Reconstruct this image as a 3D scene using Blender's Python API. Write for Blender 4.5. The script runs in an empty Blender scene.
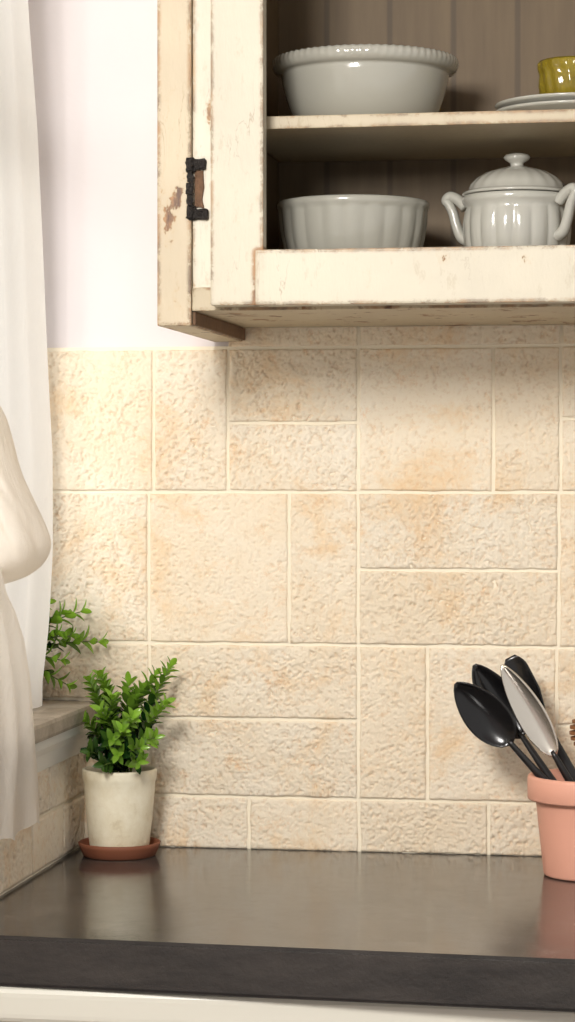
import bpy, bmesh, math, random
from mathutils import Vector, Matrix, noise
random.seed(7)
scn = bpy.context.scene
C = scn.collection
scn.view_settings.view_transform = 'Standard'
scn.view_settings.look = 'None'
# ------------------------------------------------------------------ camera
F = 2400.0; HV = 475.0; UC = 287.5; VPX = 680.0
TH = math.atan((VPX-UC)/F)
ZC = 0.9                                    # countertop height
CZ = ZC + 0.374
D0 = 2.4
fw = Vector((-math.sin(TH), math.cos(TH), 0)); rt = Vector((math.cos(TH), math.sin(TH), 0))
CAM = Vector((D0*math.sin(TH), -D0*math.cos(TH), CZ))
cd = bpy.data.cameras.new('camera'); cam = bpy.data.objects.new('camera', cd); C.objects.link(cam)
cam.location = CAM; cam.rotation_euler = (math.pi/2, 0, TH)
cd.sensor_fit = 'VERTICAL'; cd.sensor_height = 36; cd.lens = F/1022*36
cd.shift_y = -(511-HV)/1022
cd.clip_start = .01
scn.camera = cam
def ray(u, v): return fw*F + rt*(u-UC) + Vector((0,0,1))*(HV-v)
def P(u, v, y):
    d = ray(u, v); return CAM + d*((y-CAM.y)/d.y)
def PX(u, v, x):
    d = ray(u, v); return CAM + d*((x-CAM.x)/d.x)
def PZ(u, v, z):
    d = ray(u, v); return CAM + d*((z-CAM.z)/d.z)
def Z0(v): return P(UC, v, 0).z
def X0(u): return P(u, HV, 0).x
XL = X0(80)
# ------------------------------------------------------------------ helpers
def lin(c):
    return tuple(((x/255)/12.92 if x/255 <= .04045 else ((x/255+.055)/1.055)**2.4) for x in c) + (1,)
class M:
    def __init__(s, name):
        s.m = bpy.data.materials.new(name); s.m.use_nodes = True
        s.t = s.m.node_tree; s.b = s.t.nodes['Principled BSDF']; s.out = s.t.nodes['Material Output']
        s.tc = s.n('ShaderNodeTexCoord')
    def n(s, kind, **kw):
        x = s.t.nodes.new(kind)
        for k, v in kw.items(): setattr(x, k, v)
        return x
    def l(s, a, b): s.t.links.new(a, b)
    def noise(s, scale, detail=4, rough=.5, stretch=None, dist=0):
        t = s.n('ShaderNodeTexNoise'); t.inputs['Scale'].default_value = scale
        t.inputs['Detail'].default_value = detail; t.inputs['Roughness'].default_value = rough
        t.inputs['Distortion'].default_value = dist
        if stretch:
            mp = s.n('ShaderNodeMapping'); mp.inputs['Scale'].default_value = stretch
            s.l(s.tc.outputs['Object'], mp.inputs[0]); s.l(mp.outputs[0], t.inputs['Vector'])
        else: s.l(s.tc.outputs['Object'], t.inputs['Vector'])
        return t.outputs['Fac']
    def ramp(s, fac, a, b, ca=(0,0,0,1), cb=(1,1,1,1)):
        r = s.n('ShaderNodeValToRGB'); e = r.color_ramp.elements
        e[0].position = a; e[1].position = b; e[0].color = ca; e[1].color = cb
        s.l(fac, r.inputs[0]); return r.outputs[0]
    def mix(s, fac, a, b, mode='MIX'):
        x = s.n('ShaderNodeMix', data_type='RGBA', blend_type=mode)
        for i, v in ((0, fac), (6, a), (7, b)):
            if isinstance(v, (tuple, float, int)): x.inputs[i].default_value = v
            else: s.l(v, x.inputs[i])
        return x.outputs[2]
    def math(s, op, a, b=None):
        x = s.n('ShaderNodeMath', operation=op); x.use_clamp = True
        for i, v in ((0, a), (1, b)):
            if v is None: continue
            if isinstance(v, (float, int)): x.inputs[i].default_value = v
            else: s.l(v, x.inputs[i])
        return x.outputs[0]
    def bump(s, h, strength=.3, dist=.001, prev=None):
        b = s.n('ShaderNodeBump'); b.inputs['Distance'].default_value = dist
        if isinstance(strength, (float, int)): b.inputs['Strength'].default_value = strength
        else: s.l(strength, b.inputs['Strength'])
        s.l(h, b.inputs['Height'])
        if prev: s.l(prev, b.inputs['Normal'])
        s.l(b.outputs[0], s.b.inputs['Normal']); return b.outputs[0]
    def color(s, c):
        if isinstance(c, tuple): s.b.inputs['Base Color'].default_value = c
        else: s.l(c, s.b.inputs['Base Color'])
    def rough(s, r):
        if isinstance(r, (float, int)): s.b.inputs['Roughness'].default_value = r
        else: s.l(r, s.b.inputs['Roughness'])
def simple(name, rgb, rough=.5, var=.12, scale=30, bump=0, bdist=.001, metal=0, coat=0):
    m = M(name); c = lin(rgb); d = tuple(x*(1-var) for x in c[:3])+(1,)
    m.color(m.mix(m.noise(scale, 5), c, d)); m.rough(rough); m.b.inputs['Metallic'].default_value = metal
    m.b.inputs['Coat Weight'].default_value = coat
    if bump: m.bump(m.noise(scale*4, 5), bump, bdist)
    return m.m
def worn(name, base, w1, w2, patch=.62, edge=1.0, grain=(2.2,2.2,1.0), halo_k=.3, es=20):
    m = M(name)
    big = m.noise(13, 10, .70, grain); fine = m.noise(90, 6, .65)
    bev = m.n('ShaderNodeBevel'); bev.samples = 6; bev.inputs['Radius'].default_value = .007
    geo = m.n('ShaderNodeNewGeometry')
    dp = m.n('ShaderNodeVectorMath', operation='DOT_PRODUCT'); m.l(bev.outputs[0], dp.inputs[0]); m.l(geo.outputs['Normal'], dp.inputs[1])
    e0 = m.math('SUBTRACT', 1.0, dp.outputs['Value'])
    em = m.math('MULTIPLY', e0, 6*edge)
    em = m.math('MULTIPLY', em, m.ramp(m.noise(es, 10, .82), .46, .60))
    em = m.ramp(em, .05, .12)
    grime = m.math('MULTIPLY', m.ramp(e0, .0, .05), m.ramp(m.noise(12, 6, .7), .35, .7))
    s = m.math('ADD', m.math('MULTIPLY', big, .75), m.math('MULTIPLY', fine, .25))
    pt = m.ramp(s, patch, patch+.010)
    halo = m.ramp(s, patch-.05, patch)
    cr2 = m.n('ShaderNodeMath', operation='ABSOLUTE'); 
    cs = m.n('ShaderNodeMath', operation='SUBTRACT'); m.l(m.noise(22, 5, .55, (2.6,2.6,.5), .6), cs.inputs[0]); cs.inputs[1].default_value = .5
    m.l(cs.outputs[0], cr2.inputs[0])
    ck_ = m.ramp(cr2.outputs[0], .0, .007, (1,1,1,1), (0,0,0,1))
    ck_ = m.math('MULTIPLY', ck_, m.ramp(m.noise(7, 4), .46, .55))
    mask = m.math('MAXIMUM', em, pt)
    c0 = m.mix(m.ramp(m.noise(5, 6, .6), .35, .7), lin(base), lin(tuple(int(x*.92) for x in base)))
    c0 = m.mix(m.math('MULTIPLY', halo, halo_k), c0, lin((190,166,130)))
    c0 = m.mix(m.math('MULTIPLY', grime, .45), c0, lin((158,138,108)))
    c0 = m.mix(m.math('MULTIPLY', m.ramp(m.noise(50, 6, .75, (2,2,.7)), .58, .66), .3), c0, lin((base[0]*.80, base[1]*.75, base[2]*.66)))
    c0 = m.mix(m.math('MULTIPLY', ck_, .5), c0, lin((130,104,76)))
    wood = m.mix(m.ramp(m.noise(45, 4, .6, (2,2,.6)), .42, .6), lin(w1), lin(w2))
    m.color(m.mix(mask, c0, wood)); m.rough(.5)
    h = m.math('SUBTRACT', m.math('MULTIPLY', m.noise(60, 6, .65, (2,2,.6)), .6), m.math('MULTIPLY', mask, .4))
    m.bump(h, .5, .0015)
    return m.m
W = {}
def tagp(o, label=None, cat=None, group=None, kind=None):
    if label: o['label'] = label
    if cat: o['category'] = cat
    if group: o['group'] = group
    if kind: o['kind'] = kind
    return o
def thing(name, loc, label, cat, group=None):
    o = bpy.data.objects.new(name, None); C.objects.link(o); o.location = loc; o.empty_display_size = .02
    W[o.name] = Vector(loc); return tagp(o, label, cat, group)
def obj(name, bm, mat, parent=None, origin=None, smooth=False, local=False, solid=0, label=None):
    if not local:
        off = W[parent.name] if parent else Vector(origin if origin else (0,0,0))
        bmesh.ops.translate(bm, verts=bm.verts, vec=-off)
    else: off = Vector((0,0,0))
    me = bpy.data.meshes.new(name); bm.to_mesh(me); bm.free()
    o = bpy.data.objects.new(name, me); C.objects.link(o)
    me.materials.append(mat)
    for p in me.polygons: p.use_smooth = smooth
    if parent: o.parent = parent
    elif not local: o.location = off
    W[o.name] = off
    if solid:
        s = o.modifiers.new('solid', 'SOLIDIFY'); s.thickness = solid; s.offset = 0
    if label: o['label'] = label
    return o
def box(bm, x0, x1, y0, y1, z0, z1, bev=0, seg=2):
    g = bmesh.ops.create_cube(bm, size=1)
    for v in g['verts']:
        v.co = Vector((x0+(v.co.x+.5)*(x1-x0), y0+(v.co.y+.5)*(y1-y0), z0+(v.co.z+.5)*(z1-z0)))
    if bev:
        es = list({e for v in g['verts'] for e in v.link_edges})
        bmesh.ops.bevel(bm, geom=es, offset=bev, segments=seg, affect='EDGES', profile=.6)
    return bm
def lathe(bm, prof, c=(0,0,0), seg=64, fn=None, sx=1, sy=1):
    c = Vector(c); rings = []
    for i, (r, z) in enumerate(prof):
        ring = []
        for k in range(seg):
            a = 2*math.pi*k/seg
            rr, zz = (r, z) if fn is None else fn(r, z, a, i)
            ring.append(bm.verts.new(c+Vector((rr*math.cos(a)*sx, rr*math.sin(a)*sy, zz))))
        rings.append(ring)
    for i in range(len(rings)-1):
        for k in range(seg):
            bm.faces.new((rings[i][k], rings[i][(k+1)%seg], rings[i+1][(k+1)%seg], rings[i+1][k]))
    for ring, rev in ((rings[0], True), (rings[-1], False)):
        bm.faces.new(list(reversed(ring)) if rev else ring)
    bmesh.ops.recalc_face_normals(bm, faces=bm.faces)
    return bm
def tube(bm, pts, rad, seg=10, flat=1.0, ref=Vector((0,1,0))):
    pts = [Vector(p) for p in pts]; rings = []
    for i, p in enumerate(pts):
        t = (pts[min(i+1, len(pts)-1)]-pts[max(i-1, 0)]).normalized()
        a = t.cross(ref)
        if a.length < 1e-3: a = t.cross(Vector((1,0,0)))
        a.normalize(); b = a.cross(t).normalized()
        r = rad[i] if isinstance(rad, (list, tuple)) else rad
        rings.append([bm.verts.new(p + a*math.cos(2*math.pi*k/seg)*r + b*math.sin(2*math.pi*k/seg)*r*flat) for k in range(seg)])
    for i in range(len(rings)-1):
        for k in range(seg):
            bm.faces.new((rings[i][k], rings[i][(k+1)%seg], rings[i+1][(k+1)%seg], rings[i+1][k]))
    bm.faces.new(list(reversed(rings[0]))); bm.faces.new(rings[-1])
    bmesh.ops.recalc_face_normals(bm, faces=bm.faces)
    return bm
def smoothpath(pts, n=6):
    out = []
    pts = [Vector(p) for p in pts]
    for i in range(len(pts)-1):
        p0 = pts[max(i-1,0)]; p1 = pts[i]; p2 = pts[i+1]; p3 = pts[min(i+2,len(pts)-1)]
        for k in range(n):
            t = k/n
            out.append(.5*((2*p1)+(p2-p0)*t+(2*p0-5*p1+4*p2-p3)*t*t+(3*p1-p0-3*p2+p3)*t**3))
    out.append(pts[-1]); return out
def interp(tab, x):
    if x <= tab[0][0]: return tab[0][1]
    for (a, fa), (b, fb) in zip(tab, tab[1:]):
        if x <= b:
            t = (x-a)/(b-a)
            return fa+(fb-fa)*t
    return tab[-1][1]
# ------------------------------------------------------------------ materials
m = M('tile_stone')
att = m.n('ShaderNodeAttribute'); att.attribute_name = 'tint'
rg = m.n('ShaderNodeAttribute'); rg.attribute_name = 'rg'
pit = m.n('ShaderNodeAttribute'); pit.attribute_name = 'pit'
base = m.mix(m.ramp(m.noise(11, 7, .6, None, .6), .3, .62), lin((250,240,221)), lin((246,231,206)))
base = m.mix(m.math('MULTIPLY', m.ramp(m.noise(10, 12, .76, None, .4), .51, .65), .7), base, lin((240,202,152)))
base = m.mix(m.math('MULTIPLY', m.ramp(m.noise(34, 12, .82, None, .2), .56, .65), .55), base, lin((230,182,128)))
base = m.mix(m.math('MULTIPLY', m.ramp(m.noise(170, 8, .8), .57, .64), .2), base, lin((218,180,136)))
base = m.mix(m.math('MULTIPLY', pit.outputs['Fac'], .32), base, lin((206,160,112)))
base = m.mix(m.math('MULTIPLY', att.outputs['Fac'], .3), base, lin((244,223,190)))
m.color(base); m.rough(.8); m.b.inputs['Specular IOR Level'].default_value = .2
n1 = m.bump(m.noise(230, 12, .82), rg.outputs['Fac'], .0050)
TILE = m.m
GROUT = simple('grout', (243,233,211), .9, .06, 60, .6, .001)
m = M('wall_paint'); m.color(m.mix(m.noise(6, 4), lin((227,220,219)), lin((220,212,212)))); m.rough(.8); m.bump(m.noise(160, 4), .2, .0008)
PAINT = m.m
WPAINT = worn('worn_cream_paint', (202,194,174), (156,116,76), (100,70,46), .612, .8)
WPAINT2 = worn('worn_light_paint', (219,211,193), (184,148,104), (126,90,58), .62, .8)
WSIDE = worn('worn_side_paint', (203,188,160), (164,122,80), (90,62,42), .588, 1.3, es=30)
WUNDER = worn('worn_underside_paint', (192,178,150), (150,110,72), (88,62,42), .57, 1.3)
m = M('cabinet_interior'); 
c = m.mix(m.ramp(m.noise(14, 6, .6, (5,5,.5)), .3, .7), lin((112,93,66)), lin((97,79,55)))
wv = m.n('ShaderNodeTexWave'); wv.wave_type = 'BANDS'; wv.bands_direction = 'X'; wv.inputs['Scale'].default_value = 5.0; m.l(m.tc.outputs['Object'], wv.inputs['Vector'])
gr = m.ramp(wv.outputs['Fac'], .965, .995)
c = m.mix(m.math('MULTIPLY', gr, .5), c, lin((52,41,28)))
m.color(c); m.rough(.6); m.bump(m.noise(40, 4, .5, (5,5,.3)), .12, .001); INNER = m.m
SHELF = worn('shelf_paint', (184,171,144), (150,110,70), (100,70,44), .64, .5, (.6,3,3))
RAW = simple('raw_brown_wood', (126,92,62), .7, .6, 60, .5, .001)
m = M('counter_stone')
c = m.mix(m.ramp(m.noise(16, 10, .75), .35, .68), lin((48,46,45)), lin((80,76,73)))
c = m.mix(m.math('MULTIPLY', m.ramp(m.noise(60, 9, .8, (.35,1.6,1)), .55, .66), .45), c, lin((146,140,132)))
m.color(c); m.rough(m.ramp(m.noise(60, 10, .8), .35, .7, (.045,.045,.045,1), (.20,.20,.20,1)))
m.bump(m.noise(55, 10, .78), .18, .0006); m.b.inputs['Specular IOR Level'].default_value = .65; STONE = m.m
m = M('counter_rough_edge')
c = m.mix(m.ramp(m.noise(30, 9, .75, (.4,1,1.6)), .35, .7), lin((36,33,31)), lin((60,55,51)))
m.color(c); m.rough(.38); m.bump(m.noise(120, 6, .7), .5, .0013); STONE_E = m.m
m = M('sill_stone')
c = m.mix(m.ramp(m.noise(26, 10, .75), .35, .68), lin((192,181,166)), lin((142,130,114)))
m.color(c); m.rough(.6); m.bump(m.noise(70, 8, .7), .5, .0015); SILLM = m.m
WHITE = simple('white_gloss_paint', (232,229,222), .35, .04, 10)
ENAMEL = simple('cream_enamel', (216,213,200), .3, .05, 6)
CER = simple('grey_white_ceramic', (165,163,152), .15, .06, 12, 0, .001, 0, .4)
CER2 = simple('white_ceramic', (180,178,168), .15, .06, 12, 0, .001, 0, .4)
m = M('yellow_glass'); m.color(m.mix(m.noise(60, 4), lin((204,186,70)), lin((164,140,40)))); m.rough(.1); m.b.inputs['Transmission Weight'].default_value = .6; YEL = m.m
PINK = simple('pink_terracotta', (232,170,146), .5, .08, 25, .15, .0006)
TERRA = simple('terracotta', (142,84,58), .7, .35, 30, .3, .0008)
m = M('aged_cream_clay')
c = m.mix(m.ramp(m.noise(26, 8, .7), .4, .75), lin((238,230,206)), lin((214,199,164)))
c = m.mix(m.math('MULTIPLY', m.ramp(m.noise(50, 8, .7), .56, .68), .35), c, lin((176,154,114)))
m.color(c); m.rough(.45); m.bump(m.noise(80, 5), .2, .0008); CLAY = m.m
SOIL = simple('soil', (60,42,30), .95, .6, 90, 1, .003)
BLACK = simple('black_plastic', (20,19,20), .2, .2, 20)
HBLK = simple('black_handle', (30,28,28), .3, .2, 20)
STEEL = simple('brushed_steel', (228,220,208), .22, .1, 40, 0, .001, .95)
WOOD = simple('spoon_wood', (150,98,58), .6, .4, 40, .3)
IRON = simple('black_iron', (36,28,23), .65, .8, 90, 1, .004)
RUST = simple('rusty_brown', (140,104,76), .7, .8, 200, .8, .002)
STEM = simple('green_stem', (96,112,48), .6, .2, 40)
FLOORM = simple('floor_wood', (150,112,78), .5, .3, 8)
m = M('leaf_green')
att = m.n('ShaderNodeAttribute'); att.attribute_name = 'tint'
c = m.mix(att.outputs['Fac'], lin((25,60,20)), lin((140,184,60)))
m.color(c); m.rough(.24)
tr = m.n('ShaderNodeBsdfTranslucent'); m.l(c, tr.inputs[0]); mx = m.n('ShaderNodeMixShader'); mx.inputs[0].default_value = .25
m.l(m.b.outputs[0], mx.inputs[1]); m.l(tr.outputs[0], mx.inputs[2]); m.l(mx.outputs[0], m.out.inputs[0]); LEAF = m.m
def cloth(name, rgb, tr_w, k=.5):
    m = M(name); c = lin(rgb); m.color(m.mix(m.noise(420, 3, .6, (1,1,.5)), c, tuple(x*.93 for x in c[:3])+(1,))); m.rough(.95); m.b.inputs['Specular IOR Level'].default_value = .05
    a = m.bump(m.noise(700, 3, .6), .35, .0006); m.bump(m.noise(30, 8, .66, (1,1,.45), 1.2), k, .010, a)
    t = m.n('ShaderNodeBsdfTranslucent'); t.inputs[0].default_value = c; mx = m.n('ShaderNodeMixShader'); mx.inputs[0].default_value = tr_w
    m.l(m.b.outputs[0], mx.inputs[1]); m.l(t.outputs[0], mx.inputs[2]); m.l(mx.outputs[0], m.out.inputs[0]); return m.m
SHEER = cloth('sheer_linen', (250,247,241), .5, .4)
LINEN = cloth('linen', (250,244,234), .5, .6)
m = M('window_glass'); tp = m.n('ShaderNodeBsdfTransparent'); gl = m.n('ShaderNodeBsdfGlossy'); gl.inputs['Roughness'].default_value = .02
mx = m.n('ShaderNodeMixShader'); mx.inputs[0].default_value = .06; m.l(tp.outputs[0], mx.inputs[1]); m.l(gl.outputs[0], mx.inputs[2]); m.l(mx.outputs[0], m.out.inputs[0]); GLASS = m.m
# ------------------------------------------------------------------ room shell
REC = .14; ZS = Z0(703); ZW1 = 2.15; YW = -1.30; XR = 1.3
wall_back = obj('wall_back', box(bmesh.new(), XL-REC-.06, XR, 0, .12, 0, 2.5), PAINT); tagp(wall_back, kind='structure')
bm = bmesh.new()
box(bm, XL-REC, XL, YW, 0, 0, ZS-.018)
box(bm, XL-REC, XL, YW, 0, ZW1, 2.5)
box(bm, XL-REC, XL, -3.2, YW, 0, 2.5)
wall_left = obj('wall_left', bm, PAINT); tagp(wall_left, kind='structure')
tagp(obj('floor', box(bmesh.new(), XL-REC, XR, -3.2, .12, -.05, 0), FLOORM), kind='structure')
tagp(obj('ceiling', box(bmesh.new(), XL-REC, XR, -3.2, .12, 2.5, 2.55), PAINT), kind='structure')
# tiles ----------------------------------------------------------------
def tile_relief(a, b, seed, rough):
    p = Vector((a*1000, b*1000, seed*31.7))
    n1 = noise.noise(p*.09); n2 = noise.noise(p*.21+Vector((9,3,1))); n3 = noise.noise(p*.035); n4 = noise.noise(p*.42+Vector((2,7,1))); n5 = noise.noise(p*.75+Vector((4,1,6)))
    mod = .6+.4*max(0, min(1, .5+1.9*noise.noise(p*.022+Vector((5,5,5)))))
    s = n2*.75+n4*.85+n5*.55
    chis = s if s > -.22 else -.22+(s+.22)*2.8          # flat-ish plateaus with sharper pits
    chis = .28+(chis-.28)*.35 if chis > .28 else chis
    pt = max(0, min(1, (-s-.26)*3.4))
    return (n3*.8 + (n1*.6 + chis*1.05)*rough*mod)*.001, pt*mod*min(1, rough)
def tile_mesh(rects, place, rgh=None, step=.00105, gap=.0013, thick=.007):
    bm = bmesh.new(); lay = bm.verts.layers.float.new('tint'); lay2 = bm.verts.layers.float.new('pit'); lay3 = bm.verts.layers.float.new('rg')
    for ti, (a0, a1, b0, b1) in enumerate(rects):
        st = step if a0 < .29 else .0035
        rough = random.choice((.6, 1.0, 1.3, 1.5)); tint = random.random(); seed = ti+random.random()
        if rgh: rough = rgh[ti]
        a0 += gap; a1 -= gap; b0 += gap; b1 -= gap
        na = max(6, int((a1-a0)/st)); nb = max(6, int((b1-b0)/st)); vs = []
        for j in range(nb+1):
            row = []
            for i in range(na+1):
                a = a0+(a1-a0)*i/na; b = b0+(b1-b0)*j/nb
                e = min(i, na-i, j, nb-j); ea = min(a-a0, a1-a, b-b0, b1-b)
                rl, pt = tile_relief(a, b, seed, rough)
                h = thick + rl*min(1, .3+ea/.004) - .0012*math.exp(-ea/.0010)
                if e == 0: h = .001
                wob = .0009*noise.noise(Vector((a*60, b*60, seed)))+.0005*noise.noise(Vector((a*260, b*260, seed)))
                if i in (0, 1): a += wob
                if i in (na, na-1): a += wob
                if j in (0, 1, nb, nb-1): b += wob
                if e == 1:
                    if i == 1: a = a0+.0005+wob
                    if i == na-1: a = a1-.0005+wob
                    if j == 1: b = b0+.0005+wob
                    if j == nb-1: b = b1-.0005+wob
                v = bm.verts.new(place(a, b, h)); v[lay] = tint; v[lay2] = pt; v[lay3] = .34+.14*rough; row.append(v)
            vs.append(row)
        for j in range(nb):
            for i in range(na):
                bm.faces.new((vs[j][i], vs[j][i+1], vs[j+1][i+1], vs[j+1][i]))
    bmesh.ops.recalc_face_normals(bm, faces=bm.faces)
    return bm
px = [(5,155,348,492),(155,229,348,492),(229,359,348,423),(229,359,423,492),(359,494,348,492),(494,561,348,492),(561,700,348,420),(561,700,420,492),(700,850,348,492),
 (5,150,492,644),(150,290,492,644),(290,359,492,644),(359,559,492,569),(359,559,569,644),(559,640,492,644),(640,850,492,569),(640,850,569,644),
 (5,151,644,702),(83,151,704,797),(151,359,644,719),(151,359,719,797),(359,428,644,797),(428,557,644,797),(557,700,644,720),(557,700,720,797),(700,850,644,797),
 (83,151,797,850),(151,250,797,850),(250,360,797,850),(360,489,797,850),(489,640,797,850),(640,850,797,850),
 (228,360,312,348),(360,562,312,348),(562,850,312,348)]
rgh = [.85,1.25,1.4,1.3,.85,1.3,1.2,1,1, 1.2,.8,1.1,1.55,1.55,1,1,1, 1,1.2,1.4,1.45,1.15,.9,1.2,1.2,1, 1,1.1,.85,1.5,1.2,1, 1.0,1.0,1]
rects = [(X0(a), X0(b), Z0(d), Z0(c)) for a, b, c, d in px]
bm = tile_mesh(rects, lambda a, b, h: Vector((a, -h, b)), rgh)
tl = obj('tile_cladding', bm, TILE, wall_back, smooth=True)
bm = bmesh.new(); GT = .0047
box(bm, XL, X0(850), -GT, 0, ZC, Z0(348)+.002); box(bm, XL-REC, XL, -GT, 0, ZS, Z0(348)+.002); box(bm, X0(230), X0(850), -GT+.0001, 0, Z0(348), Z0(312))
obj('grout', bm, GROUT, wall_back)
ys = [0, -.085, -.20, -.31, -.45, -.58, -.70]
rects = []
zm = Z0(797); zt = ZS-.05
for a, b in zip(ys, ys[1:]): rects.append((-a+.006, -b+.006, ZC+.001, zm))
ys2 = [0, -.14, -.26, -.40, -.55, -.70]
for a, b in zip(ys2, ys2[1:]): rects.append((-a+.006, -b+.006, zm, zt+.03))
bm = tile_mesh(rects, lambda a, b, h: Vector((XL+h, -a, b)), None, .0016)
obj('tile_cladding', bm, TILE, wall_left, smooth=True)
obj('grout', box(bmesh.new(), XL, XL+GT, -.706, -.006, ZC, zt+.03), GROUT, wall_left)
# window + sill
wx = XL-REC
bm = bmesh.new()
for (y0, y1, z0, z1) in ((YW, 0, ZS, ZS+.05), (YW, 0, ZW1-.05, ZW1), (YW, YW+.05, ZS, ZW1), (-.05, 0, ZS, ZW1), (-.67, -.63, ZS, ZW1), (YW, 0, 1.60, 1.63)):
    box(bm, wx, wx+.045, y0, y1, z0, z1, .004)
win = obj('window_1', bm, WHITE, origin=(wx, -.65, ZS)); tagp(win, kind='structure')
obj('window_pane', box(bmesh.new(), wx+.02, wx+.024, YW+.05, -.05, ZS+.05, ZW1-.05), GLASS, win)
bm = bmesh.new(); box(bm, XL-REC, XL+.022, YW-.03, -.006, ZS-.018, ZS, .004)
sill = obj('trim_1', bm, SILLM, origin=(XL, -.5, ZS)); tagp(sill, 'grey brown stone window sill above the tiled side wall', kind='structure')
bm = bmesh.new(); prof = [(.018,-.018),(.018,-.026),(.013,-.034),(.010,-.044),(.0085,-.050),(-.001,-.050),(-.001,-.018)]
r = [[bm.verts.new((XL+a, y, ZS+b)) for a, b in prof] for y in (YW-.03, -.007)]
for i in range(len(prof)):
    k = (i+1) % len(prof); bm.faces.new((r[0][i], r[0][k], r[1][k], r[1][i]))
bm.faces.new(r[0]); bm.faces.new(list(reversed(r[1]))); bmesh.ops.recalc_face_normals(bm, faces=bm.faces)
obj('sill_moulding', bm, WHITE, sill, label='white painted moulding under the sill')
# ------------------------------------------------------------------ countertop + base cabinet
A = PZ(0, 936, ZC); B = PZ(575, 960, ZC); sl = (B.y-A.y)/(B.x-A.x)
def yf(x): return A.y+(x-A.x)*sl
bm = bmesh.new(); TK = .041
g = bmesh.ops.create_cube(bm, size=1)
for v in g['verts']:
    x = XL+.001 if v.co.x < 0 else 1.2
    v.co = Vector((x, yf(x) if v.co.y < 0 else -.001, ZC if v.co.z > 0 else ZC-TK))
es = [e for e in bm.edges if all(v.co.y < -.2 for v in e.verts) and abs(e.verts[0].co.z-e.verts[1].co.z) < .001]
bmesh.ops.bevel(bm, geom=es, offset=.003, segments=4, affect='EDGES')
ct = obj('countertop', bm, STONE, origin=(.4, -.25, ZC-TK), smooth=False)
ct.data.materials.append(STONE_E)
for p in ct.data.polygons:
    if p.normal.y < -.95: p.material_index = 1
tagp(ct, 'long dark brown stone countertop with a rough dark front edge', 'countertop')
bc = thing('base_cabinet', (.3, -.25, 0), 'cream enamelled base unit under the dark stone countertop', 'cabinet')
yb = yf(.1)+.028
bm = bmesh.new(); box(bm, XL+.01, 1.15, yb+.02, -.02, .10, ZC-TK); obj('body', bm, ENAMEL, bc)
bm = bmesh.new(); box(bm, XL+.02, 1.15, yb-.016, yb+.02, ZC-TK-.030, ZC-TK-.0005, .008, 4); obj('top_rail', bm, ENAMEL, bc, smooth=False)
bm = bmesh.new(); box(bm, XL+.01, 1.15, yb+.06, -.02, 0, .10); obj('plinth', bm, ENAMEL, bc)
for i, (a, b) in enumerate(((XL+.02, .44), (.445, 1.145))):
    d = obj('door', box(bmesh.new(), a, b, yb, yb+.02, .11, ZC-TK-.033, .003), ENAMEL, bc)
    hx = b-.05 if i == 0 else a+.05
    obj('handle', tube(bmesh.new(), smoothpath([(hx, yb, .62), (hx, yb-.03, .63), (hx, yb-.03, .74), (hx, yb, .75)]), .005), STEEL, d, smooth=True)
# ------------------------------------------------------------------ wall cabinet
YC = -.265; YD = -.285
xo = P(157, 300, YC).x; xi = P(191, 300, YC).x
zl = P(157, 326, YC).z; zu = P(230, 307, YC).z; ZT = zu+.74; XE = xo+.80
cab = thing('wall_cabinet', ((xo+XE)/2, YC/2, zl), 'worn cream painted wall cabinet with open fronted door and chipped edges', 'cabinet')
obj('side_panel', box(bmesh.new(), xo, xi, YC, -.001, zl, ZT, .0015), WSIDE, cab, label='chipped outer side panel with bare wood showing')
obj('side_panel', box(bmesh.new(), XE-.029, XE, YC, -.009, zl, ZT, .0015), WSIDE, cab)
xs = P(211, 300, YC).x
obj('face_frame', box(bmesh.new(), xi+.0005, xs+.02, YC+.004, YC+.024, zu+.001, ZT, .0015), WPAINT2, cab)
obj('bottom_panel', box(bmesh.new(), xi+.0005, XE-.029, YC+.002, -.009, zu-.003, zu+.018, .001), WUNDER, cab)
obj('lip_strip', box(bmesh.new(), xi+.0003, xi+.003, YC+.006, -.009, zl+.001, zu-.0035, .0006), RAW, cab, label='bare brown wood on the inner face of the side panel lip')  # thin strip added to give the side panel lip a brown inner face
obj('back_panel', box(bmesh.new(), xi+.0005, XE-.029, -.016, -.009, zu+.018, ZT-.02), INNER, cab)
obj('lining', box(bmesh.new(), xi+.0005, xs+.0195, YC+.0245, -.0165, zu+.0185, ZT-.02), INNER, cab)
obj('top_panel', box(bmesh.new(), xi, XE-.029, YC, -.009, ZT-.02, ZT), WPAINT, cab)
YS = YC+.016
zs1 = P(400, 113, YS).z; zs0 = P(400, 126, YS).z
obj('shelf', box(bmesh.new(), xs+.0205, XE-.03, YS, -.0165, zs0, zs1, .0012), SHELF, cab)
obj('shelf', box(bmesh.new(), xs+.0205, XE-.03, YS, -.0165, zs0+.25, zs1+.25, .0012), SHELF, cab)
# door
dl = P(210, 200, YD).x; dr = P(263, 200, YD).x; zb = P(300, 305, YD).z; zrt = P(300, 249, YD).z
bm = bmesh.new(); DR = XE-.02
box(bm, dl, dr, YD+.001, YC-.0005, zb+.0005, ZT-.01, .0018)
box(bm, P(255, 249, YD).x, DR-.047, YD-.0015, YC-.0005, zb, zrt, .0022)
box(bm, DR-.047, DR, YD+.001, YC-.0005, zb+.0005, ZT-.01, .0018)
box(bm, dr-.002, DR-.045, YD, YC-.0005, ZT-.07, ZT-.012, .0018)
door = obj('door', bm, WPAINT, cab)
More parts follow.
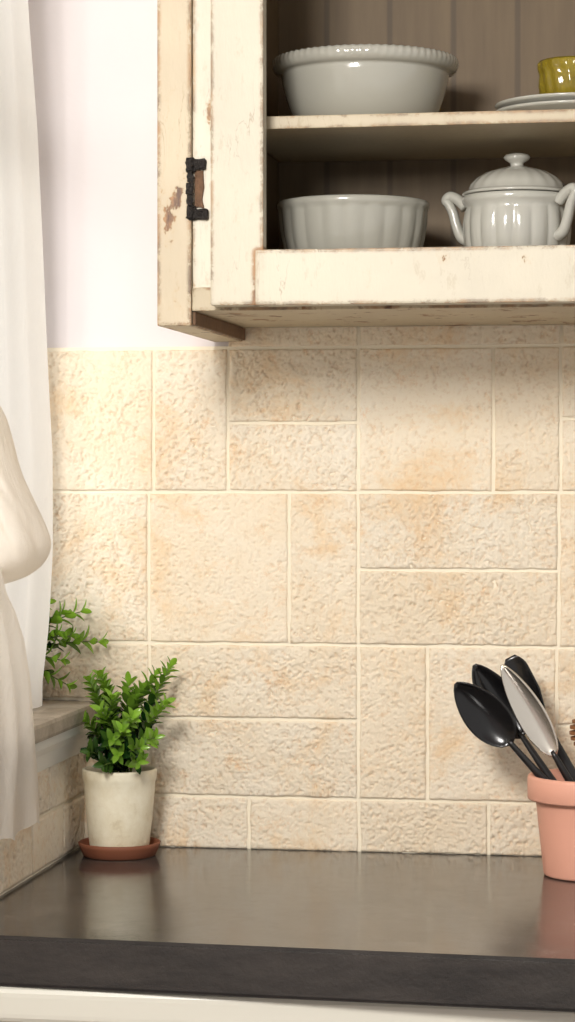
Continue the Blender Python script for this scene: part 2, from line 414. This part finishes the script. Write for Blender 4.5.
# hinge: flat worn plate with a knuckled edge
hz0 = P(197, 218, YC).z; hz1 = P(197, 159, YC).z; hx0 = P(187, 200, YC).x; hx1 = P(208, 200, YC).x
bm = bmesh.new(); yh = YC-.002
n = 5
for k in range(n):
    a = hz0+(hz1-hz0)*k/n; b = hz0+(hz1-hz0)*(k+1)/n-.0008
    tube(bm, [(hx0+.003, yh-.001, a), (hx0+.0033, yh-.001, (a+b)/2), (hx0+.003, yh-.001, b)], [.0034, .0029, .0031] if k % 2 == 0 else [.0026, .0031, .0024], 12, .7)
for z, tl_, wd_ in ((hz0+.005, -.0012, 0), (hz1-.005, .0008, -.002)):
    box(bm, hx0+.003, hx1+wd_, YC-.0020, YC+.0039, z-.0050+tl_, z+.0040+tl_, .0014)
    box(bm, hx0-.0005, hx0+.008, YC-.002, YC-.0002, z-.0066, z+.0060, .0016)
    box(bm, hx0+.010, hx0+.0135, YC-.0030, YC-.0015, z-.002+tl_, z+.0015+tl_, .0006)
bmesh.ops.subdivide_edges(bm, edges=[e for e in bm.edges if e.calc_length() > .004], cuts=2, use_grid_fill=True)
for v in bm.verts:
    k = noise.noise_vector(v.co*300)*.0016; v.co += Vector((k.x, min(0, k.y*.3), k.z))
hg = obj('hinge', bm, IRON, door, label='black iron hinge with two short arms')
bm = box(bmesh.new(), hx0+.0065, hx1-.005, YC+.0015, YC+.0039, hz0+.010, hz1-.010, .0008)
bmesh.ops.subdivide_edges(bm, edges=bm.edges[:], cuts=3, use_grid_fill=True)
for v in bm.verts:
    k = noise.noise_vector(v.co*260)*.0026
    if v.co.x > hx0+.009: v.co.x += k.x
    v.co.z += k.z
obj('hinge_leaf', bm, RUST, cab, label='worn brown hinge leaf')
# ------------------------------------------------------------------ crockery in cabinet
ZF = zu+.018
YB = -.14
# big bowl on the shelf
c = P(365, 100, YB); R = (P(457, 60, YB).x-P(273, 60, YB).x)/2; H = P(363, 45, YB-R*.95).z-zs1
prof = [(.001,.004),(.56,.004),(.59,0),(.66,0),(.68,.05),(.73,.12),(.80,.26),(.85,.44),(.885,.60),(.90,.70),(.905,.76),(.90,.785),(.94,.80),(.975,.82),(.998,.865),(1.008,.915),(1.003,.965),(.985,1.0),(.965,1.0),(.945,.985),(.92,.93),(.88,.75),(.82,.5),(.73,.28),(.53,.14),(.001,.12)]
prof = [(r*R, z*H) for r, z in prof]
def flb(r, z, a, i):
    return (r*(1+.0032*math.cos(72*a)), z+.0003*math.cos(72*a)) if 14 <= i <= 17 else (r, z)
bb = tagp(obj('serving_bowl', lathe(bmesh.new(), prof, (c.x, YB, zs1+.0003), 360, flb), CER, origin=(c.x, YB, zs1), smooth=True), 'large smooth grey white bowl with a wide banded rim on the upper shelf', 'bowl')
# fluted bowl below
c = P(353, 230, YB); R = (P(429, 200, YB).x-P(277, 200, YB).x)/2; H = P(353, 194, YB-R).z-ZF
prof = [(.001,.004),(.46,.004),(.49,0),(.56,0),(.58,.06),(.66,.12),(.76,.22),(.84,.34),(.895,.46),(.93,.58),(.955,.70),(.968,.80),(.975,.87),(.98,.90),(1.0,.925),(1.005,.96),(.995,.99),(.97,1.0),(.95,.97),(.92,.85),(.86,.55),(.73,.3),(.5,.14),(.001,.12)]
prof = [(r*R, z*H) for r, z in prof]
def fl2(r, z, a, i):
    if i > 13 or i < 4: return r, z
    w = min(1, (i-3)/3)*min(1, (14-i)/2)
    return r*(1+.022*w*(abs(math.cos(11*a))**.8-.6)), z
fb = tagp(obj('fluted_bowl', lathe(bmesh.new(), prof, (c.x, YB, ZF+.0003), 208, fl2), CER, origin=(c.x, YB, ZF), smooth=True), 'grey white fluted bowl inside the cabinet beside the lidded tureen', 'bowl')
# tureen
YT = -.15
c = P(517, 230, YT); R = (P(573, 200, YT).x-P(461, 200, YT).x)/2; zr = P(517, 190, YT-R).z; H = zr-ZF
tu = thing('tureen', (c.x, YT, ZF), 'white fluted tureen with domed knobbed lid and two loop handles', 'tureen')
prof = [(.001,.004),(.55,.004),(.58,0),(.66,0),(.66,.06),(.62,.12),(.74,.20),(.86,.32),(.92,.46),(.95,.60),(.955,.72),(.93,.84),(.91,.88),(.97,.92),(.99,.96),(.97,.995),(.90,1.0),(.88,.9),(.80,.4),(.5,.2),(.001,.2)]
prof = [(r*R, z*H) for r, z in prof]
def fl3(r, z, a, i):
    if i > 11 or i < 5: return r, z
    w = min(1, (i-4)/2)*min(1, (12-i)/2)
    return r*(1+.045*w*(abs(math.cos(9*a))**.8-.6)), z
obj('body', lathe(bmesh.new(), prof, (c.x, YT, ZF+.0003), 180, fl3), CER2, tu, smooth=True)
zt_ = P(517, 168, YT).z; HL = zt_-zr
prof = [(.001,0),(.90,0),(.985,.01),(1.0,.05),(.985,.10),(.93,.14),(.90,.18),(.86,.36),(.74,.60),(.56,.80),(.36,.92),(.22,.98),(.17,1.02),(.001,1.02)]
def fl4(r, z, a, i):
    if i < 7 or i > 10: return r, z
    return r*(1+.012*math.cos(20*a)), z
lid = obj('lid', lathe(bmesh.new(), [(r*R*.98, z*HL) for r, z in prof], (c.x, YT, zr+.0008), 160, fl4), CER2, tu, smooth=True)
hk = P(517, 154, YT).z-zt_
obj('knob', lathe(bmesh.new(), [(.0075,-.001),(.006,.15*hk),(.0065,.3*hk),(.011,.5*hk),(.0125,.68*hk),(.011,.86*hk),(.006,.98*hk),(.0005,hk)], (c.x, YT, zt_+.0006), 32), CER2, lid, smooth=True)
for s, ang in ((-1, math.radians(12)), (1, math.radians(-35))):
    d = Vector((s*math.cos(ang), math.sin(ang), 0)); up = Vector((0,0,1)); o0 = Vector((c.x, YT, ZF))
    pts = [o0+d*R*.92+up*H*.56, o0+d*R*1.04+up*H*.60, o0+d*R*1.13+up*H*.72, o0+d*R*1.20+up*H*.86, o0+d*R*1.28+up*H*.95, o0+d*R*1.33+up*H*.99, o0+d*R*1.25+up*H*1.03, o0+d*R*1.10+up*H*.99, o0+d*R*.95+up*H*.91]
    sp = smoothpath(pts); rr = [.0058-.0012*math.sin(math.pi*k/len(sp)) for k in range(len(sp))]
    obj('handle', tube(bmesh.new(), sp, rr, 12, 1.3), CER2, tu, smooth=True)
# plates + yellow bowl
YP = -.13; cp = P(574, 100, YP); Rp = cp.x-P(494, 100, YP).x
NP = 2; SP = .0068
for k in range(NP):
    prof = [(.001,.002),(.52,.002),(.54,0),(.58,0),(.60,.004),(.70,.007),(.97,.0115),(1.0,.013),(1.0,.0145),(.97,.0145),(.70,.0095),(.55,.006),(.001,.005)]
    o = obj('plate', lathe(bmesh.new(), [(r*Rp*(1-.012*(k % 2)), z) for r, z in prof], (cp.x, YP, zs1+.0004+SP*k), 72), CER2, origin=(cp.x, YP, zs1+SP*k), smooth=True)
    tagp(o, ['white plate at the bottom of the pair on the upper shelf', 'white plate on top of the pair directly under the yellow bowl'][k], 'plate', 'stacked plates on the upper shelf')
zp = zs1+.0004+SP*(NP-1)+.0062
Rc = cp.x-P(538, 60, YP).x
ch = P(574, 56, YP-Rc).z-zp
prof = [(.001,.003),(.5,.003),(.52,0),(.62,0),(.66,.08),(.82,.18),(.93,.36),(.97,.55),(.965,.68),(.955,.76),(.985,.80),(1.0,.85),(1.0,.95),(.97,1.0),(.93,.95),(.87,.5),(.6,.2),(.001,.15)]
def fl5(r, z, a, i):
    if i < 5 or i > 12: return r, z
    return r*(1+.025*math.cos(16*a+(i-5)*.5)), z
yb_ = obj('small_bowl', lathe(bmesh.new(), [(r*Rc, z*ch) for r, z in prof], (cp.x, YP, zp+.0005), 128, fl5), YEL, origin=(cp.x, YP, zp), smooth=True)
tagp(yb_, 'small olive yellow glass bowl on top of the plate stack', 'bowl')
# ------------------------------------------------------------------ plants
def leafy(name_parent, base, tips, lf, seed, n=16, xmin=-9, zmin=0, ymin=-9, bright=.5):
    rnd = random.Random(seed)
    fb_ = bmesh.new(); lay = fb_.verts.layers.float.new('tint'); sb = bmesh.new()
    for tip in tips:
        b0 = base+Vector((rnd.uniform(-.012,.012), rnd.uniform(-.012,.012), 0))
        mid = b0.lerp(tip, .5)+Vector(((b0.x-tip.x)*.22, (b0.y-tip.y)*.2, .012))
        pts = [(b0*(1-t)**2+mid*2*t*(1-t)+tip*t*t) for t in [i/10 for i in range(11)]]
        tube(sb, pts, [.0014-.0009*i/10 for i in range(11)], 6)
        L = (tip-b0).length; cnt = max(9, int(n*L/.09)); up_f = min(1, L/.07)
        for q in range(cnt):
            t = .12+.88*q/(cnt-1); tt = min(9.999, t*10); i = int(tt)
            p = pts[i].lerp(pts[min(i+1,10)], tt-i); ax = (pts[min(i+1,10)]-pts[max(i-1,0)]).normalized()
            s1 = ax.cross(Vector((.3,1,.2))).normalized(); s2 = ax.cross(s1).normalized()
            for w in range(2 if q < cnt-1 else 3):
                a = q*math.pi/2+w*math.pi+rnd.uniform(-.4,.4) if q < cnt-1 else w*2.1
                out = s1*math.cos(a)+s2*math.sin(a)
                k = .85+.5*(1-t) if q < cnt-1 else 1.3
                d = (ax*k*1.2+out*1.0+Vector((0,0,rnd.uniform(0,.3)))).normalized()
                ln = lf*(rnd.uniform(.8,1.15))*(.62+.5*math.sin(math.pi*min(1, t*.85)))
                wd = ln*rnd.uniform(.42,.52)
                side = d.cross(ax).normalized() if d.cross(ax).length > .05 else d.cross(Vector((0,1,0))).normalized()
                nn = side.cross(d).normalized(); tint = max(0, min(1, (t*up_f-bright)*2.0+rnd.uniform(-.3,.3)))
                rows = []
                for s, wv in ((0,.04),(.2,.34),(.42,.5),(.65,.47),(.87,.28),(1,.03)):
                    cc = p+d*ln*s+nn*(-.12*ln*s*s*2)
                    row = [cc+side*wd*wv+nn*wd*wv*.45, cc, cc-side*wd*wv+nn*wd*wv*.45]
                    rv = []
                    for c_ in row:
                        c_ = Vector((max(xmin, c_.x), max(ymin, min(c_.y, -.011)), max(zmin, c_.z))); v = fb_.verts.new(c_); v[lay] = tint; rv.append(v)
                    rows.append(rv)
                for r0, r1 in zip(rows, rows[1:]):
                    for j in range(2): fb_.faces.new((r0[j], r0[j+1], r1[j+1], r1[j]))
    obj('stem', sb, STEM, name_parent, smooth=True)
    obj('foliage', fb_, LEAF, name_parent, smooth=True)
YPl = -.066
cpot = P(119.5, 800, YPl); Rr = (P(156, 775, YPl).x-P(83, 775, YPl).x)/2; zpt = P(119, 773, YPl-Rr).z
sau = lathe(bmesh.new(), [(.001,.0),(.84,0),(.88,.001),(.98,.010),(1.0,.013),(.97,.014),(.93,.012),(.84,.0045),(.001,.0042)], (0,0,0), 64)
for v in sau.verts: v.co = Vector((v.co.x*.0405, v.co.y*.0405, v.co.z))
bmesh.ops.translate(sau, verts=sau.verts, vec=(cpot.x, YPl, ZC+.0002))
tagp(obj('plant_saucer', sau, TERRA, origin=(cpot.x, YPl, ZC), smooth=True), 'round terracotta saucer under the cream plant pot', 'saucer')
pl = thing('potted_plant', (cpot.x, YPl, ZC+.0048), 'leafy green plant in aged cream clay pot on the countertop', 'potted plant')
z0 = ZC+.0048; Hp = zpt-z0
prof = [(.001,0),(.66,0),(.72,.010),(.765,.035),(.80,.08),(.88,.40),(.935,.70),(.955,.84),(.98,.87),(.99,.90),(.998,.975),(.985,.995),(.965,1.0),(.93,1.0),(.91,.97),(.86,.85),(.001,.85)]
obj('pot', lathe(bmesh.new(), [(r*Rr, z*Hp) for r, z in prof], (cpot.x, YPl, z0), 64), CLAY, pl, smooth=True)
obj('soil', lathe(bmesh.new(), [(.001,.852*Hp),(.85*Rr,.852*Hp),(.84*Rr,.90*Hp),(.3*Rr,.93*Hp),(.001,.93*Hp)], (cpot.x, YPl, z0), 32), SOIL, pl, smooth=True)
tp_ = [(87,722,-.085),(90,682,-.085),(102,678,-.08),(112,700,-.09),(128,684,-.05),(140,690,-.06),(154,676,-.05),(170,667,-.05),(164,705,-.08),(154,738,-.10),(90,752,-.10),(112,740,-.11),(132,718,-.10),(148,715,-.03),(122,730,-.11),(140,748,-.11),(102,712,-.10),(118,755,-.115),(104,765,-.112),(138,762,-.112),(96,735,-.07)]
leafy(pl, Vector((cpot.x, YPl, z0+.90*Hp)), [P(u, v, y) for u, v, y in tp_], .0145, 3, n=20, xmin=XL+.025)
# plant on the sill
ps = Vector((XL-.055, -.046, ZS)); pl2 = thing('potted_plant', ps, 'small leafy green plant on the window sill behind the curtain', 'potted plant')
obj('pot', lathe(bmesh.new(), [(.001,0),(.020,0),(.0215,.001),(.026,.034),(.028,.035),(.0285,.044),(.0265,.045),(.025,.04),(.001,.038)], ps+Vector((0,0,.0003)), 48), TERRA, pl2, smooth=True)
obj('soil', lathe(bmesh.new(), [(.001,.0385),(.0245,.0385),(.024,.041),(.001,.042)], ps, 32), SOIL, pl2, smooth=True)
tp_ = [(60,614,-.035),(80,612,-.03),(98,642,-.03),(70,636,-.045),(60,660,-.05),(66,684,-.05),(56,634,-.05),(45,604,-.05)]
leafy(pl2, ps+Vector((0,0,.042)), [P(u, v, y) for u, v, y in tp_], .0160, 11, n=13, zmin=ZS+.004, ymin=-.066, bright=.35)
# ------------------------------------------------------------------ crock + utensils
Rk = .0565
for _ in range(4):
    YK = PZ(590, 883, ZC).y+.74*Rk
    ck = P(590, 840, YK); Rk = ck.x-P(527.5, 785, YK).x
zk1 = P(590, 783, YK-Rk).z; Hk = zk1-ZC
cr = thing('utensil_crock', (ck.x, YK, ZC), 'pink terracotta pot with thick rim holding the kitchen utensils', 'pot')
prof = [(.001,.0),(.70,0),(.735,.01),(.745,.03),(.80,.35),(.865,.74),(.87,.755),(.985,.76),(1.0,.775),(1.0,.97),(.985,.995),(.93,1.0),(.90,.985),(.88,.9),(.80,.5),(.68,.06),(.001,.05)]
obj('pot', lathe(bmesh.new(), [(r*Rk, z*Hk) for r, z in prof], (ck.x, YK, ZC+.0002), 96), PINK, cr, smooth=True)
def utensil(name, label, tip, neck, foot, wid, headmat, handmat, cat='spoon', depth=.008, group=None, roll=0, shape='spoon', hr=.0045):
    tip, neck, foot = Vector(tip), Vector(neck), Vector(foot)
    ax = (tip-foot).normalized()
    neck_l = (neck-foot).dot(ax); tot = (tip-foot).length; hl = tot-neck_l
    n0 = (CAM-tip).normalized(); s = ax.cross(n0).normalized(); nn = s.cross(ax).normalized()
    s2 = s*math.cos(roll)+nn*math.sin(roll); nn = s2.cross(ax).normalized(); s = s2
    root = thing(name, foot, label, cat, group)
    mt = Matrix((s, -nn, ax)).transposed().to_4x4()
    if mt.determinant() < 0: mt = Matrix((-s, -nn, ax)).transposed().to_4x4()
    mt.translation = foot; root.matrix_world = mt
    bm = bmesh.new(); NS, NT = 20, 14; g = []
    for i in range(NS+1):
        q = i/NS
        if shape == 'spoon': w = wid*math.sin(math.pi*min(1, max(0, q**.82)))**.62 if 0 < q < 1 else 0
        else: w = wid*(.35+.65*min(1, q*2.2))*(1-max(0, q-.8)**2*14)
        w = max(w, .0015); row = []
        for j in range(NT+1):
            t = -1+2*j/NT
            dd = depth*math.sin(math.pi*q)**.6*(1-t*t) if 0 < q < 1 else 0
            row.append(bm.verts.new((t*w, dd-depth*.25*q, neck_l+hl*q)))
        g.append(row)
    for i in range(NS):
        for j in range(NT): bm.faces.new((g[i][j], g[i][j+1], g[i+1][j+1], g[i+1][j]))
    h = obj('head', bm, headmat, root, local=True, smooth=True)
    md = h.modifiers.new('solid', 'SOLIDIFY'); md.thickness = .0014; md.offset = 0
    zz = [0, .004, neck_l*.3, neck_l*.6, neck_l*.85, neck_l, neck_l+hl*.06]
    rr = [hr*.6, hr*1.1, hr*1.15, hr, hr*.75, hr*.6, hr*.4]
    obj('handle', tube(bmesh.new(), [(0, 0, z) for z in zz], rr, 12, .6), handmat, root, local=True, smooth=True)
    return root
def foot(dx, dy): return (ck.x+dx, YK+dy, ZC+.010)
def Q(u, v, dy): return P(u, v, YK+dy)
utensil('spoon', 'black plastic spoon leaning furthest left out of the pink pot', Q(456,683,-.014), Q(514,742,-.010), foot(.030,-.006), .0205, BLACK, HBLK, group='black spoons in the pink pot', roll=.25)
utensil('spoon', 'black spoon standing between the leftmost spoon and the pale metal spoon', Q(474,665,.012), Q(522,738,.010), foot(.016,.010), .0185, BLACK, HBLK, group='black spoons in the pink pot', roll=-.2)
utensil('metal_spoon', 'pale brushed metal spoon among the black ones in the pink pot', Q(502,665,-.002), Q(552,758,.001), foot(.026,.002), .0138, STEEL, HBLK, roll=.1, depth=.0045)
utensil('spatula', 'narrow black utensil behind the metal spoon with long dark handle', Q(510,657,.040), Q(562,715,.034), foot(.024,.025), .0115, BLACK, HBLK, cat='spatula', shape='flat', depth=.003, hr=.0062)
# wooden dipper
ft = Vector(foot(.000, -.020)); dp_ = thing('honey_dipper', ft, 'ridged brown wooden dipper at the right edge of the pink pot', 'dipper')
top = Q(582, 700, -.024); ax = (top-ft).normalized(); q = Vector((0,0,1)).rotation_difference(ax)
dp_.rotation_mode = 'QUATERNION'; dp_.rotation_quaternion = q; L = (top-ft).length
obj('handle', tube(bmesh.new(), [(0,0,0),(0,0,.01),(0,0,L*.7)], [.003,.004,.0038], 12), WOOD, dp_, local=True, smooth=True)
pr = []
for k in range(7):
    zz = L*.7+k*.0052; rr = .013*math.sin(math.pi*(k+1.2)/8.6); pr += [(rr*.6, zz-.001), (rr, zz), (rr, zz+.0026), (rr*.6, zz+.0036)]
obj('head', lathe(bmesh.new(), pr, (0,0,0), 32), WOOD, dp_, local=True, smooth=False)
# ------------------------------------------------------------------ curtains
edge = [(-600,20),(-200,22),(0,33),(100,40),(250,47),(350,51),(450,55),(560,54),(640,50),(700,44)]
bm = bmesh.new(); rows = []
NV, NH = 90, 160
for j in range(NV+1):
    z = ZS+.003+(2.10-ZS)*j/NV
    v = 475-(z-CZ)/(.0009); ue = interp(edge, v)
    ye = PX(ue, 475, XL-.012).y; y1 = -.82; row = []
    for i in range(NH+1):
        t = i/NH; y = ye+(y1-ye)*t
        ph = t*64+.8*noise.noise(Vector((t*5, z*1.5, 0)))
        x = XL-.015+.0042*math.sin(ph)*(.4+.6*min(1, t*8))+.004*noise.noise(Vector((t*12, z*3, 4)))
        row.append(bm.verts.new((x, y, z)))
    rows.append(row)
for j in range(NV):
    for i in range(NH): bm.faces.new((rows[j][i], rows[j][i+1], rows[j+1][i+1], rows[j+1][i]))
ca = obj('curtain', bm, SHEER, origin=(XL-.014, -.45, ZS+.003), smooth=True); tagp(ca, 'thin backlit white curtain hanging straight to the window sill', 'curtain')
rod = obj('curtain_rod', tube(bmesh.new(), [(XL-.014, -.02, 2.112), (XL-.014, -1.28, 2.112)], .008, 16, ref=Vector((0,0,1))), IRON, origin=(XL-.014, -.65, 2.104), smooth=True)
tagp(rod, 'slim dark curtain rod above the window sill curtain', 'curtain rod')
dr_ = thing('knotted_curtain', (XL+.03, -.36, Z0(830)), 'heavier off white curtain gathered into a bulging knot with hanging tail', 'curtain')
ed = [(-500,-30),(300,-29),(390,-20),(405,-6),(420,1),(440,7),(460,12),(480,19),(500,29),(520,39),(535,45),(548,47),(560,43),(570,35),(578,23),(583,8),(588,-10)]
vs_ = [-500,-300,-100,100,300,340,370,385,400,410,420,430,440,450,460,470,480,490,500,510,520,530,538,545,552,558,563,568,573,577,580,583,586,588]
bm = bmesh.new(); rows = []; NA = 120
for v in vs_:
    ue = interp(ed, v); pr_ = P(ue, v, -.36); xl = XL+.001; rx = max(.004, (pr_.x-xl)/2); cx = xl+rx
    ry = .035+.9*rx if v < 560 else (.035+.9*rx)*(1-.5*((v-560)/27)**2)
    row = []
    for k in range(NA):
        a = 2*math.pi*k/NA; f = min(1, rx/.02)
        fold = 0
        for (fa, sl_, dp) in ((-.75, .010, .09), (-1.25, -.006, .09), (-1.7, .012, .07), (-.35, .006, .05)):
            dlt = (a-math.pi*2 if a > math.pi else a)-fa-(v-500)*sl_
            fold += dp*math.exp(-(dlt/.17)**2)
        w = 1+.09*noise.noise(Vector((math.cos(a)*2.2, math.sin(a)*2.2, v*.018)))-fold*f
        row.append(bm.verts.new((cx+rx*math.cos(a)*min(1.05, w), -.36+ry*math.sin(a)*w, pr_.z)))
    rows.append(row)
for r0, r1 in zip(rows, rows[1:]):
    for k in range(NA): bm.faces.new((r0[k], r0[(k+1)%NA], r1[(k+1)%NA], r1[k]))
bm.faces.new(rows[-1]); bm.faces.new(list(reversed(rows[0]))); bmesh.ops.recalc_face_normals(bm, faces=bm.faces)
o = obj('gathered_knot', bm, LINEN, dr_, smooth=True)
sd = o.modifiers.new('sub', 'SUBSURF'); sd.levels = 1; sd.render_levels = 2
ed2 = [(560,0),(590,6),(610,15),(640,24),(680,30),(720,33),(780,37),(835,39)]
bm = bmesh.new(); rows = []; NV, NH = 50, 90; xt = XL+.034
for j in range(NV+1):
    v = 560+(834-560)*j/NV; ue = interp(ed2, v); ye = PX(ue, v, xt).y; y1 = -.60+.08*(1-j/NV); row = []
    zz = P(20, v, -.345).z
    for i in range(NH+1):
        t = i/NH; y = ye+(y1-ye)*t
        x = xt+(.0066*math.sin(t*25+.4+.9*noise.noise(Vector((t*3, j*.05, 1))))+.003*noise.noise(Vector((t*9, j*.08, 7))))*(.5+.5*j/NV)*min(1, t*8+.1)
        row.append(bm.verts.new((x, y, zz+(.004*math.sin(t*22)+.006*noise.noise(Vector((t*14, 3, 2))))*(j/NV)**4)))
    rows.append(row)
for j in range(NV):
    for i in range(NH): bm.faces.new((rows[j][i], rows[j][i+1], rows[j+1][i+1], rows[j+1][i]))
obj('hanging_tail', bm, LINEN, dr_, smooth=True)
# ------------------------------------------------------------------ light
w = bpy.data.worlds.new('world'); scn.world = w; w.use_nodes = True
w.node_tree.nodes['Background'].inputs[0].default_value = (1.0, .972, .94, 1); w.node_tree.nodes['Background'].inputs[1].default_value = .70
def area(name, loc, target, sx, sy, power, col):
    d = bpy.data.lights.new(name, 'AREA'); d.shape = 'RECTANGLE'; d.size = sx; d.size_y = sy; d.energy = power; d.color = col
    o = bpy.data.objects.new(name, d); C.objects.link(o); o.location = loc
    o.rotation_euler = (Vector(target)-Vector(loc)).to_track_quat('-Z', 'Y').to_euler(); return o
area('window_daylight', (XL-2.2, -2.0, 2.1), (.2, -.3, 1.15), 1.6, 1.4, 27, (1, .985, .97))
area('window_backlight', (XL-1.0, -.45, 1.5), (XL, -.40, 1.3), .9, 1.1, 8, (1, .985, .96))
area('added_room_light', (XL+.12, -1.65, 1.80), (.52, 0, .92), .32, .32, 24, (1, .968, .925))  # added area lamp inside the room, standing in for an unseen second window
